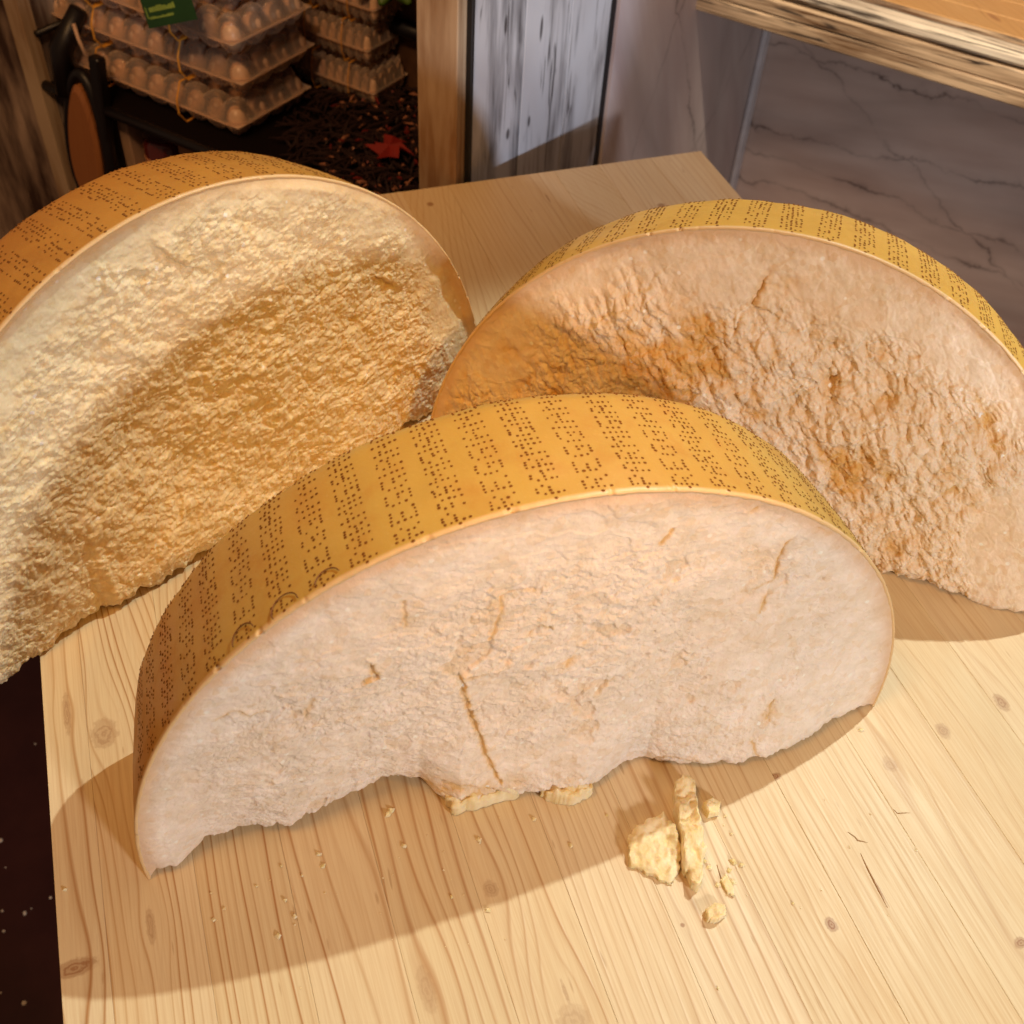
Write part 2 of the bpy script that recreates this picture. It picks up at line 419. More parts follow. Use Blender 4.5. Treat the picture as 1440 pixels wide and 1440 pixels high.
warm_edge = whitewash('worn pale post', (.50, .37, .24), (.24, .13, .06), 'z', 3, .25, width=90.)
inner_white = whitewash('whitewashed inner board', (.33, .27, .22), (.05, .02, .012), 'z', 5, .55, width=30.)
brown_white = whitewash('worn brown whitewashed board', (.46, .33, .24), (.05, .024, .014), 'z', 11, .75, width=50.)
unit = empty('shelf_unit', P0)
def ub(name, mat, *a, ch=.0008, parent=unit):
    m = MB(); m.box(*a, M=UM, ch=ch); o = m.build(name, mat, None); 
    if parent is not None: o.parent = parent; o.matrix_parent_inverse = Matrix.Translation(-parent.location)
    return o
tag(unit, 'whitewashed wooden shelf unit with black shelf behind the table', 'shelf unit')
ub('front_post', warm_edge, .0, .043, -.014, .006, ZB, ZT)
ub('end_panel', inner_white, .010, .040, .0075, .262, ZB, ZT)
ub('front_post', warm_edge, .598, .622, -.012, .006, ZB, ZT)
ub('end_panel', inner_white, .599, .620, .0075, .262, ZB, ZT)
back_wood = whitewash('brown back board', (.17, .085, .035), (.03, .012, .006), 'z', 8, .35, width=14.)
for k in range(4):
    ub('back_plank', back_wood, .041 + k * .1395, .041 + (k + 1) * .1395 - .002, .250, .262, ZB, ZT)
black = plain('black metal', (.006, .004, .004), .42, spec=.4)
blackmatte = plain('black shelf board', (.006, .003, .003), .8, spec=.1)
ub('shelf_board', blackmatte, .043, .597, .004, .249, -.101, -.089)
ub('shelf_board', inner_white, .043, .597, .02, .249, -.44, -.42)
ub('top_shelf_board', blackmatte, .043, .597, .12, .249, .235, .247)
m = MB(); m.tube([UM @ Vector((.042, -.004, -.086)), UM @ Vector((.598, -.004, -.092))], .0062, 10)
o = m.build('front_rail', black, None, True); o.parent = unit; o.matrix_parent_inverse = Matrix.Translation(-P0)
m = MB(); m.tube([UM @ Vector((.044, .238, -.008)), UM @ Vector((.598, .238, -.012))], .0095, 10)
o = m.build('back_rail', black, None, True); o.parent = unit; o.matrix_parent_inverse = Matrix.Translation(-P0)
m = MB(); m.tube([UM @ Vector((.592, -.002, -.03)), UM @ Vector((.592, .14, -.03))], .004, 8)
o = m.build('side_rail', black, None, True); o.parent = unit; o.matrix_parent_inverse = Matrix.Translation(-P0)

# board left of the unit, facing the same way
left_board = empty('wall_board', UM @ Vector((.75, 0, 0)))
tag(left_board, 'worn brown whitewashed board at the left edge of the photo', 'board')
for k in range(3):
    ub('plank', brown_white, .624 + k * .09, .624 + (k + 1) * .09 - .0015, .004, .022, ZB, ZT, parent=left_board)

# side panel seen right of the post: blue-white planks
blue = [whitewash('blue white plank', (.56, .57, .60), (.05, .045, .05), 'z', 21 + i, (.05, -.15, -.25)[i], width=26., rough=.55,
        knots=kn) for i, kn in enumerate([
            [(1.128, .125, .0032, .009), (1.143, .015, .004, .006)], [(1.190, .012, .0035, .006), (1.205, .10, .003, .012)], [(1.25, .03, .003, .005)]])]
sp = empty('plank_partition', P0)
tag(sp, 'bluish white whitewashed plank partition with dark knots behind the table', 'partition')
for k, (e0, e1) in enumerate(((.004, .090), (.0915, .177), (.1785, .262))):
    ub('plank', blue[k], -.004, .0085, e0, e1, ZB, ZT, parent=sp)
ub('gap_strip', plain('black strip', (.004, .004, .005), .6), -.0045, .0085, .2625, .2735, ZB, ZT, parent=sp)
ub('gap_strip', plain('black strip', (.004, .004, .005), .6), -.0062, .0, -.001, .0035, ZB, ZT, parent=sp)

# marble walls
mw = MB(); mw.box(-.008, .012, .274, .752, ZB, ZT, M=UM); tag(mw.build('wall_back', marble('marble back', 1, 1.1, (.54, .43, .42), (.64, .56, .55))), kind='structure')
mw = MB(); mw.box(-1.6, .012, .7615, .79, ZB, ZT, M=UM); tag(mw.build('wall_right', marble('marble right', 0, -.14)), kind='structure')
tr = MB(); tr.box(-.016, -.0085, .7405, .7612, ZB, -.001, M=UM, ch=.002)
tag(tr.build('corner_trim', plain('pale trim', (.62, .62, .68), .3, spec=.6)), 'thin pale vertical trim in the corner between two marble panels', 'trim')

# counter over the right marble wall
ct = empty('counter', UM @ Vector((-.3, .48, 0)))
tag(ct, 'whitewashed wooden counter with worn striped edge and orange wood top', 'counter')
cw = whitewash('striped whitewashed board', (.80, .62, .42), (.12, .055, .02), 'd', 31, .25, width=110., rough=.45)
cw2 = whitewash('bright whitewashed edge', (.88, .80, .66), (.09, .045, .02), 'd', 37, .0, width=130., rough=.22)
ct_top = pine('orange stained wood', 41, [(.93, .98, .004, .012, .9, .02)], (.56, .33, .13), (.32, .16, .05), .006, .5, axis='y')
def cb(name, mat, d0, d1, e0, e1, z0, z1, ch=.002):
    return ub(name, mat, d0, d1, e0, e1, z0, z1, ch=ch, parent=ct)
cb('front_lath', cw, -1.2, -.002, .481, .500, .0, .0185)
cb('front_lath', cw, -1.2, -.002, .4825, .502, .019, .0365)
cb('edge_moulding', cw2, -1.2, -.002, .4825, .5075, .0395, .0535, ch=.004)
cb('top_plank', cw, -1.2, -.002, .508, .530, .036, .0505)
for k in range(5):
    cb('top_plank', ct_top, -1.2, -.002, .5305 + k * .046, .5305 + (k + 1) * .046 - .001, .036, .0505)
cb('underside_board', inner_white, -1.19, -.003, .5025, .7605, .018, .0355)

# ---------------------------------------------------------------- table
table = empty('pine_table', (.2, .35, -.759))
tag(table, 'pale pine glued-board table carrying the three cheese halves', 'table')
seams = [-.119, -.0965, -.051, -.006, .039, .084, .129, .174, .219, .264, .318, .3695, .4155, .471, .526]
def g(px, py): p = at(px, py); return p.x, p.y
K = []
for (px, py, rx, ry, dk, sg) in [(146, 1032, .0075, .010, .55, .014), (106, 1361, .010, .0045, .85, .010), (212, 1302, .0022, .010, .5, .008), (690, 1250, .004, .005, .45, .012),
        (600, 1392, .004, .012, .35, .016), (1090, 1092, .0032, .0022, .95, .004), (1326, 1028, .004, .0055, .55, .014), (1251, 1075, .004, .005, .4, .012),
        (1408, 988, .004, .006, .7, .012), (1169, 1300, .0034, .0036, .95, .006), (1436, 1326, .004, .003, .85, .006), (806, 1436, .0085, .008, .38, .014),
        (605, 287, .0034, .0034, .95, .005), (930, 289, .0042, .004, .8, .007), (960, 1301, .0012, .0012, .9, .003), (795, 1395, .001, .007, .5, .005), (770, 278, .001, .008, .7, .004),
        (94, 1002, .0022, .014, .55, .006), (1233, 1245, .0007, .012, .75, .004), (300, 870, .001, .012, .2, .006)]:
    x, y = g(px, py); K.append((x, y, rx, ry, dk, sg))
bends = [0, 60, -40, 10, 0, 0, 40, 0, -30, 0, 0, 60, 0, 0]
for i in range(len(seams) - 1):
    x0, x1 = seams[i], seams[i + 1]
    kn = [k for k in K if x0 <= k[0] < x1]
    jit = random.uniform(-.035, .03)
    base = (.735 + jit, .60 + jit * 1.1, .375 + jit * 1.2)
    mt = pine('pine lamella', 3.3 * i + 1.7, kn, base, (.40, .19, .065), random.choice((.0042, .0052, .0062, .0075)), (1.2, 1.2, 1.15, 1.1, 1.05, .9, .6, .7, .55, .4, .42, .35, .4, .4)[i], bends[i], .22)
    m = MB(); m.box(x0 + .00004, x1 - .00004, -.02 if False else .0, .874, -.027, random.uniform(-.00008, .00008), ch=.00018)
    o = m.build('plank', mt); o.parent = table; o.matrix_parent_inverse = Matrix.Translation(-table.location)
legm = pine('pine leg', 77, [], (.5, .33, .16), (.35, .18, .07), .008, .4)
for (x, y) in ((-.085, .06), (.45, .06), (-.085, .78), (.45, .78)):
    m = MB(); m.box(x, x + .05, y, y + .05, -.759, -.0275, ch=.002); o = m.build('leg', legm); o.parent = table; o.matrix_parent_inverse = Matrix.Translation(-table.location)
m = MB(); m.box(-.06, .49, .07, .09, -.10, -.0275, ch=.002); o = m.build('apron', legm); o.parent = table; o.matrix_parent_inverse = Matrix.Translation(-table.location)
m = MB(); m.box(-.06, .49, .80, .82, -.10, -.0275, ch=.002); o = m.build('apron', legm); o.parent = table; o.matrix_parent_inverse = Matrix.Translation(-table.location)

# ---------------------------------------------------------------- cheese wheels
RW = .21
FONT = {'P': ["1110", "1001", "1110", "1000", "1000"], 'A': ["0110", "1001", "1111", "1001", "1001"], 'R': ["1110", "1001", "1110", "1010", "1001"],
        'M': ["10001", "11011", "10101", "10001", "10001"], 'I': ["1", "1", "1", "1", "1"], 'G': ["0111", "1000", "1011", "1001", "0111"],
        'E': ["1111", "1000", "1110", "1000", "1111"], 'N': ["1001", "1101", "1011", "1001", "1001"], 'O': ["0110", "1001", "1001", "1001", "0110"]}


class Frame:
    """cut plane of a half wheel: s along the foot, h up the face, n out towards the viewer"""
    def __init__(f, A, yaw, lean, cx, cy):
        yaw = math.radians(yaw); lean = math.radians(lean)
        f.e = np.array([math.cos(yaw), math.sin(yaw), 0.]); back = np.cross([0, 0, 1.], f.e)
        f.up = math.cos(lean) * np.array([0, 0, 1.]) + math.sin(lean) * back
        f.n = -np.cross(f.e, f.up)            # towards camera
        f.n = f.n if f.n[1] < 0 else -f.n
        f.C = np.array([A[0], A[1], 0.]) + f.e * cx + f.up * cy; f.cy = cy
        f.bz = back
    def hit(f, px, py):
        d = np.array(CR @ Vector((px - 720, -(py - 720), -FPX))); C = np.array([0, 0, CAM_H])
        t = ((f.C - C) @ f.n) / (d @ f.n); q = C + d * t - f.C
        return q @ f.e, q @ f.up
    def P(f, s, h, w):
        s = np.asarray(s)[..., None]; h = np.asarray(h)[..., None]; w = np.asarray(w)[..., None]
        return f.C + s * f.e + h * f.up + w * f.n


def rprof(u, T):
    """outer radius at depth u behind the cut"""
    r = RW - .005 * (np.clip(u, 0, T) / T) ** 2
    k = np.clip((u - (T - .016)) / .016, 0, 1)
    return r - .015 * (1 - np.sqrt(np.clip(1 - k * k, 0, 1)))


def cheese(name, label, fr, T, foot, style, seed, cracks, ambers, pmat, rmat, rows, foot_h=.05, edge_amp=1.0):
    root = empty(name, tuple(fr.C * np.array([1, 1, 0])))
    inv = Matrix.Translation(-root.location)
    tag(root, label, 'cheese', 'half wheels of hard cheese on the pine table')
    def par(o): o.parent = root; o.matrix_parent_inverse = inv; return o
    ri = RW - .0013
    hb0 = -fr.cy
    NX, NY = (900, 460) if style == 'front' else (800, 400)
    ang = np.linspace(0, math.pi, NX)
    s1 = -np.cos(ang) * .35 * ri + .65 * np.linspace(-ri, ri, NX)
    s1[0] = -ri; s1[-1] = ri
    # --- foot line: outward (w) and lift
    fx = np.array([a for a, b in foot]); fw = np.array([b for a, b in foot])
    foot_w = np.interp(s1, fx, fw)
    jag = edge_amp * (.0026 * fbm(s1 * 40, s1 * 0 + .5, 3, seed + 3) + .0012 * fbm(s1 * 150, s1 * 0 + 1.5, 3, seed + 4))
    jagz = edge_amp * np.abs(.0035 * fbm(s1 * 55, s1 * 0 + 4.5, 4, seed + 8) + .0012 * fbm(s1 * 170, s1 * 0 + 6.5, 3, seed + 9))
    top = np.sqrt(np.maximum(ri * ri - s1 * s1, 0))
    lift = np.clip(-foot_w, 0, 1) * .75 + jagz
    # recessed stretches rise a little off the board, the rest stands on it
    bot = hb0 / 1.0 + lift + .0006
    bot = np.minimum(bot, top - .0005)
    v = np.linspace(0, 1, NY)[:, None]
    vv = v
    Sg = np.repeat(s1[None, :], NY, 0); Hg = bot[None, :] + vv * (top - bot)[None, :]
    rr = np.hypot(Sg, Hg); rim = np.clip(ri - rr, 0, 1)
    x, y = Sg, Hg
    W = np.zeros_like(Sg); amber = np.zeros_like(Sg); smooth = np.zeros_like(Sg)
    wx = x + .0016 * fbm(x * 50, y * 50, 2, seed + 40); wy = y + .0016 * fbm(x * 50 + 9, y * 50, 2, seed + 41)
    if style == 'front':
        smooth = sstep(.062, .012, rim + .02 * fbm(x * 18, y * 18, 3, seed)) * .85
        smooth = np.maximum(smooth, sstep(.10, .35, fbm(x * 13 + 4, y * 13, 3, seed + 2)) * .6)
        W += .0024 * fbm(x * 9, y * 9, 4, seed + 1) + .0005 * fbm(x * 36, y * 36, 4, seed + 5)
        for sc_, am_, sd_ in ((130, .0007, 7), (300, .0009, 71), (560, .0006, 72)):
            d1, d2, idn = worley(wx * sc_, wy * sc_ * 1.1, seed + sd_)
            W += am_ * (np.sqrt(np.maximum(0, 1 - (d1 * 1.05) ** 2)) * (.2 + .8 * idn) - .4) * (1 - .8 * smooth)
        fx_ = x + .006 * fbm(x * 45, y * 45, 4, seed + 33); fy_ = y + .006 * fbm(x * 45 + 5, y * 45, 4, seed + 34)
        for sc_, am_ in ((38, .0009), (85, .0008)):
            d1, d2, idn = worley(fx_ * sc_, fy_ * sc_ * 1.5, seed + 90)
            W += am_ * (idn - .5) * sstep(0, .06, d2 - d1) * (1 - .8 * smooth)
        t1 = fbm(wx * 15, wy * 24, 4, seed + 21) * 2.0
        W += .0006 * (sstep(.45, .5, t1 - np.floor(t1)) + np.floor(t1)) * (1 - .6 * smooth)
        big = fbm(x * 30 + 5, y * 30, 4, seed + 12)
        pit = sstep(.52, .66, big + .25 * fbm(x * 120, y * 120, 2, seed + 14)) * (1 - smooth)
        W -= .0016 * pit; amber += .22 * pit
    elif style == 'left':
        smooth = sstep(.034, .012, rim + .02 * fbm(x * 20, y * 20, 3, seed)) * .8
        W += .0045 * fbm(x * 7, y * 7, 4, seed + 1)
        a = .35
        xr = wx * math.cos(a) + wy * math.sin(a); yr = -wx * math.sin(a) + wy * math.cos(a)
        g1 = billow(xr * 62, yr * 92, 4, seed + 6)
        W += .0005 * g1 * (1 - .85 * smooth)
        fx_ = x + .006 * fbm(x * 45, y * 45, 4, seed + 33); fy_ = y + .006 * fbm(x * 45 + 5, y * 45, 4, seed + 34)
        d1, d2, idn = worley(fx_ * 45, fy_ * 60, seed + 90)
        W += .0010 * (idn - .5) * sstep(0, .12, d2 - d1) * (1 - .8 * smooth)
        for sc_, am_, sd_ in ((85, .0012, 7), (180, .0011, 71), (360, .0009, 72), (620, .0004, 73)):
            d1, d2, idn = worley(wx * sc_, wy * sc_ * 1.1, seed + sd_)
            W += am_ * (np.sqrt(np.maximum(0, 1 - (d1 * 1.05) ** 2)) * (.15 + .85 * idn) - .4) * (1 - .9 * smooth)
        amber += .25 * sstep(.1, .6, -g1) * (1 - smooth)
    else:
        smooth = sstep(.055, .018, rim + .035 * fbm(x * 14, y * 14, 3, seed)) * .9
        W += .007 * fbm(x * 8, y * 8, 4, seed + 1) * (1 - .6 * smooth)
        a = -.95
        xr = wx * math.cos(a) + wy * math.sin(a); yr = -wx * math.sin(a) + wy * math.cos(a)
        g1 = billow(xr * 34, yr * 85, 4, seed + 6)
        W += .0016 * g1 * (1 - .9 * smooth)
        fx_ = x + .006 * fbm(x * 45, y * 45, 4, seed + 33); fy_ = y + .006 * fbm(x * 45 + 5, y * 45, 4, seed + 34)
        d1, d2, idn = worley(fx_ * 50, fy_ * 50, seed + 90)
        W += .0030 * (idn - .5) * sstep(0, .12, d2 - d1) * (1 - .85 * smooth)
        for sc_, am_, sd_ in ((100, .0028, 7), (210, .0022, 71), (400, .0014, 72), (640, .0006, 73)):
            d1, d2, idn = worley(xr * sc_ * .9, yr * sc_ * 1.1, seed + sd_)
            W += am_ * (np.sqrt(np.maximum(0, 1 - (d1 * 1.05) ** 2)) * (.35 + .65 * idn) - .45) * (1 - .92 * smooth)
        ch = fbm(xr * 11, yr * 26, 4, seed + 30)
        amber += (.70 * sstep(.0, .8, ch + .25 * fbm(x * 80, y * 80, 2, 77)) + .25 * sstep(.15, .6, -g1)) * (1 - smooth)
        W -= .0018 * sstep(.1, .6, ch) * (1 - smooth)
    # cracks: polylines in photo pixels -> face coordinates
    for pts, wid, dep, am in cracks:
        q = np.array([fr.hit(*p) for p in pts])
        lo = q.min(0) - .012; hi = q.max(0) + .012
        sel = (x > lo[0]) & (x < hi[0]) & (y > lo[1]) & (y < hi[1])
        xs_ = x[sel]; ys_ = y[sel]
        xs2 = xs_ + .0011 * fbm(xs_ * 160, ys_ * 160, 3, 5); ys2 = ys_ + .0011 * fbm(xs_ * 160 + 7, ys_ * 160, 3, 6)
        dm = np.full(xs_.shape, 9.)
        sd = np.zeros(xs_.shape)
        for a_, b_ in zip(q[:-1], q[1:]):
            ab = b_ - a_; L2 = ab @ ab
            tt = np.clip(((xs2 - a_[0]) * ab[0] + (ys2 - a_[1]) * ab[1]) / L2, 0, 1)
            dd = np.hypot(xs2 - a_[0] - tt * ab[0], ys2 - a_[1] - tt * ab[1])
            cr = (ab[0] * (ys2 - a_[1]) - ab[1] * (xs2 - a_[0]))
            sd = np.where(dd < dm, np.sign(cr), sd); dm = np.minimum(dm, dd)
        wid = wid * .95; am = min(1., am * 1.1); dep = dep * .42
        k = np.exp(-(dm / wid) ** 2)
        W[sel] -= dep * k
        W[sel] += .0009 * sd * np.exp(-(dm / (wid * 5)) ** 2) * (dep > .001)
        amber[sel] = np.maximum(amber[sel], am * np.exp(-(dm / (wid * 2.0)) ** 2))  # warm light bouncing in the cracks, put into the paste colour
    for (px, py, rx, ry, am, dep) in ambers:
        cs, chh = fr.hit(px, py); 
        dd = ((x - cs) / rx) ** 2 + ((y - chh) / ry) ** 2
        k = np.exp(-dd) * np.clip(.75 + .9 * fbm(x * 90, y * 90, 3, seed + 50), 0, 1.4)
        amber = np.maximum(amber, am * k); W -= dep * k
    hh = (Hg - bot[None, :])
    fo = (np.exp(-(hh / foot_h) ** 1.5))
    W += fo * foot_w[None, :] + np.exp(-hh / .006) * jag[None, :]
    W -= .0035 * np.exp(-(hh / .0035))                        # the broken foot rounds under
    W *= np.where(rim < .006, sstep(0, .006, rim), 1.) * (1 - 0) + 0
    base_rim = fo * foot_w[None, :] * 0
    V = fr.P(Sg, Hg, W)
    V[..., 2] = np.maximum(V[..., 2], .0004)
    # underside strip, going back
    NB = 24
    back = np.linspace(0, 1, NB)[:, None]
    V0 = V[0]
    bk = fr.P(s1, np.full(NX, hb0) + .0008, np.full(NX, -T + .008)); bk[:, 2] = .0012
    U = V0[None] * (1 - back[..., None]) + bk[None] * back[..., None]
    U[..., 2] = .0012 + (V0[None, :, 2] - .0012) * np.exp(-((back * T) / .02))
    nU = U[::-1][:-1]
    allV = np.concatenate([nU, V], 0)
    z0 = np.zeros_like(nU[..., 0])
    at_ = {'rim': np.concatenate([z0 + .05, rim], 0), 'amber': np.concatenate([z0 + .2, np.clip(amber, 0, 1)], 0), 'smooth': np.concatenate([z0, np.clip(smooth, 0, 1)], 0)}
    par(grid_mesh('paste', allV, pmat, None, at_, True))
    # --- rind: inner lip -> cut ring -> outer surface -> rounded back -> flat back
    a0 = math.asin(fr.cy / RW) if fr.cy else 0
    NA = 900
    a = np.linspace(-a0, math.pi + a0, NA)
    us = [(-1, ri - .0012, -.005), (0, ri - .0004, .0000), (0, RW - .0004, .0003), (0, RW, -.0004)]
    prof = []
    for _, r_, w_ in us: prof.append((np.full(NA, r_), np.full(NA, w_)))
    waver = .0005 * fbm(a * 24, a * 0, 3, seed + 60)
    prof[1] = (prof[1][0] + waver, prof[1][1] + .0003)
    nick = .0005 * np.clip(fbm(a * 16, a * 0 + 3, 3, seed + 61), -1, 1)
    chip = .0012 * sstep(.42, .8, fbm(a * 23, a * 0 + 8, 3, seed + 63))
    prof[2] = (prof[2][0] - chip, prof[2][1] + nick - chip); prof[3] = (prof[3][0] - chip * .4, prof[3][1] + nick - chip)
    for u in list(np.linspace(.003, T - .016, 24)) + list(T - .016 + .016 * np.sin(np.linspace(.12, math.pi / 2, 12))):
        r_ = rprof(np.full(NA, u), T) + .0007 * fbm(a * 5, a * 0 + u * 20, 3, seed + 62) * min(1, u / .02)
        prof.append((r_, np.full(NA, -u)))
    for f_ in (.985, .9, .6, .3, .02):
        prof.append((rprof(np.full(NA, T), T) * f_, np.full(NA, -T - .0005)))
    G = []
    for r_, w_ in prof:
        Pp = fr.P(-r_ * np.cos(a), r_ * np.sin(a), w_)
        Pp[:, 2] = np.maximum(Pp[:, 2], .0003); G.append(Pp)
    ed = np.zeros((len(G), NA)); ed[:4] = 1
    par(grid_mesh('rind', np.array(G), rmat, None, {'edge': ed, 'left_tint': np.repeat(((1 - sstep(.05, .95, a + .25 * fbm(a * 6, a * 0, 3, 9))) * (1. if style == 'front' else .35))[None, :], len(G), 0)}, True, flip=True))  # rind colour goes deeper orange towards the left end, most on the front wheel
    # --- dotted lettering pressed in the rind
    vs = []; fs = []
    def rp(aa, u):
        r_ = float(rprof(np.array([u]), T)[0] + .0007 * fbm(np.array([aa * 5]), np.array([u * 20]), 3, seed + 62)[0] * min(1, u / .02))
        c = fr.C + (-r_ * math.cos(aa)) * fr.e + r_ * math.sin(aa) * fr.up - u * fr.n
        nn = (-math.cos(aa)) * fr.e + math.sin(aa) * fr.up
        ta = math.sin(aa) * fr.e + math.cos(aa) * fr.up
        return c, nn, ta
    def dot(aa, u, rad):
        if u > T - .003: return
        c, nn, ta = rp(aa, u)
        if c[2] < .004: return
        b = len(vs); c = c + nn * .00022
        el = random.uniform(.85, 1.2)
        for k in range(8):
            t_ = k * math.pi / 4
            vs.append(tuple(c + rad * (math.cos(t_) * el * ta + math.sin(t_) * fr.n)))
        vs.append(tuple(c + nn * .0002))
        for k in range(8): fs.append((b + k, b + (k + 1) % 8, b + 8))
    for (a_deg, word) in rows:
        aa = math.radians(a_deg); ncol = sum(len(FONT[c][0]) for c in word) + len(word) - 1
        du = (T - .008) / ncol; u = .0042 + random.uniform(-.0008, .0008); skew = random.uniform(-.01, .006)
        dot(aa + .03, .0016, .0008)
        for chh in word:
            Fm = FONT[chh]
            for c in range(len(Fm[0])):
                for r_ in range(5):
                    # top of the letters points to smaller arc angle (left)
                    if Fm[r_][c] == '1' and random.random() > (.03 if style == 'front' else .2):
                        dot(aa + r_ * .0130 + random.uniform(-.0015, .0015) + skew * (u / T), u + random.uniform(-.0002, .0002), random.uniform(.00052, .00078))
                u += du
            u += du
    me = mesh_obj('dotted_lettering', vs, fs, dotm if style == 'front' else faintdot); par(me); tag(me, kind='stuff')
    return root, par, rp


dotm = plain('pressed dots', (.20, .075, .018), .8, spec=.1)
faintdot = plain('faint pressed dots', (.26, .105, .025), .8, spec=.1)
FF = Frame((-.0752, .2763), -2.79, 3.06, .2107, .0108)
FL = Frame((-.1415, .4199), 26.57, 6.54, .1809, .0232)
FR_ = Frame((.1616, .5136), -36.03, 9.0, .1876, .0091)
# foot line of the front half, read off the photo: x pixel, pixels above the straight chord
fo_px = [(205, -6), (250, -2), (300, 20), (360, 22), (415, 13), (480, 30), (500, 38), (530, 44), (560, 42), (595, 34), (615, 14), (645, -14), (720, -14), (780, -28), (810, -30), (845, -20), (880, -6), (905, -2), (925, -18), (940, -26), (1020, -50), (1060, -50), (1090, -46), (1120, -34), (1170, -8), (1235, 0)]
def chord_s(px): 
    p = at(px, 1232 - .2337 * (px - 205)); return float((np.array(p) - FF.C) @ FF.e)
foot_f = [(chord_s(px), -d * .00037) for px, d in fo_px]
cr_f = [
    ([(645, 952), (690, 950), (716, 934)], .0007, .004, .55), ([(648, 952), (655, 985), (668, 1020), (684, 1062), (700, 1092)], .0008, .0035, .75),
    ([(706, 838), (704, 870), (690, 900)], .0009, .002, .5), ([(706, 838), (730, 830), (752, 830)], .0006, .002, .4), ([(745, 892), (760, 878), (772, 882)], .0007, .0025, .55),
    ([(566, 845), (570, 880)], .0008, .0015, .45), ([(305, 1015), (330, 1003), (352, 1010), (372, 1003)], .0008, .003, .65), ([(428, 1012), (440, 985)], .0008, .0014, .4),
    ([(520, 932), (530, 952), (512, 960)], .0008, .003, .65), ([(1060, 828), (1090, 815), (1100, 780), (1112, 762)], .0010, .004, .7), ([(1070, 855), (1076, 838)], .0010, .003, .7),
    ([(930, 765), (945, 748)], .0008, .002, .6), ([(1065, 990), (1075, 970)], .0013, .003, .6), ([(1042, 1012), (1050, 1040)], .0006, .0015, .55),
    ([(795, 935), (806, 925)], .0009, .002, .5), ([(850, 963), (862, 955)], .0009, .0015, .4), ([(1055, 722), (1066, 716)], .0007, .0015, .6),
    ([(905, 1068), (935, 1050), (968, 1046)], .0010, .003, .6), ([(1010, 1086), (1040, 1060), (1052, 1048)], .0010, .003, .45), ([(600, 1108), (650, 1098), (712, 1105)], .0012, .004, .6),
    ([(770, 1103), (826, 1084), (826, 1108)], .0009, .003, .5), ([(1150, 742), (1168, 750)], .0005, .0012, .3)]
am_f = [(650, 1112, .026, .010, 1.0, .002), (800, 1100, .016, .006, .7, .002), (1065, 800, .010, .012, .30, .0012), (1060, 830, .007, .004, .5, .001), (690, 880, .008, .012, .28, .0008),
        (940, 1078, .010, .006, .45, .002), (1015, 1086, .008, .004, .55, .001), (1070, 780, .012, .014, .22, .0), (1068, 985, .005, .006, .6, .001), (570, 865, .006, .010, .25, .0),
        (700, 850, .008, .010, .3, .0)]
W_, R_ = 'PARMIGIANO', 'REGGIANO'
pf = paste('cut paste', (.87, .77, .68), (.76, .52, .26), 1.0, 640., 1.0, .16)
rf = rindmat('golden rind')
rows_f = [(20 + k * 5.6, (W_, R_)[k % 2]) for k in range(0, 26)]
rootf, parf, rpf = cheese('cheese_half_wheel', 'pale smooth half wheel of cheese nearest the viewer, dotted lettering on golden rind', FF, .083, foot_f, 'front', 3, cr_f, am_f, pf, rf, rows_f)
stampm = plain('oval stamp ink', (.22, .08, .02), .7)
# inked partial oval marks between rows at the cut edge of the front rind
for (ad, uu, ra, a1, a2) in ((49, .004, .0065, 10, 190), (55.5, .003, .007, 0, 200), (61.5, .003, .006, 15, 170)):
    pts = []
    for k in range(15):
        th = math.radians(a1 + (a2 - a1) * k / 14); A_ = math.radians(ad) + ra * math.cos(th) / RW; u_ = max(.0004, uu + ra * math.sin(th) * .9)
        c, nn, ta = rpf(A_, u_); pts.append(Vector(c + nn * .0008))
    mb = MB(); mb.tube(pts, .00030, 5); parf(mb.build('oval_stamp', stampm))

pl = paste('crumbly golden paste', (.83, .71, .48), (.72, .46, .15), .6, 420., .8, .2)
rl = rindmat('amber rind', (.60, .29, .055), (.38, .14, .022))
foot_l = [(-.22, .002), (-.19, .006), (-.15, .001), (-.11, -.004), (-.10, .003), (-.05, .002), (0, .0), (.05, -.003), (.1, .0), (.22, 0)]
cheese('cheese_half_wheel', 'left crumbly half wheel of cheese with golden broken face, overhanging the table edge', FL, .072, foot_l, 'left', 11,
       [([(226, 350), (240, 365), (260, 372)], .0010, .003, .3), ([(540, 395), (556, 402)], .0012, .003, .3)],
       [(500, 455, .006, .006, .35, .002)], pl, rl, [(-6 + k * 5.6, (W_, R_)[k % 2]) for k in range(0, 33)], edge_amp=1.2)
pr = paste('streaky amber paste', (.85, .71, .55), (.70, .42, .14), .8, 420., .95, .2)
rr_ = rindmat('yellow rind', (.72, .42, .08), (.46, .22, .035))
foot_r = [(-.22, 0), (-.1, .0), (.0, -.002), (.03, -.008), (.06, -.006), (.09, -.001), (.12, -.002), (.15, -.004), (.18, .002), (.22, .003)]
cheese('cheese_half_wheel', 'right half wheel of cheese with orange streaked broken face, before the marble wall', FR_, .064, foot_r, 'right', 23,
       [([(1075, 400), (1060, 430), (1080, 440)], .0012, .003, .4), ([(712, 372), (706, 400)], .0008, .002, .3)],
       [(830, 500, .020, .012, .25, .001), (730, 500, .03, .012, .35, .001), (1170, 545, .010, .016, .5, .002), (1250, 560, .016, .016, .5, .002), (1265, 775, .014, .018, .5, .002), (1090, 400, .012, .010, .4, .002)],
       pr, rr_, [(-3 + k * 5.6, (W_, R_)[k % 2]) for k in range(0, 32)], edge_amp=1.2)

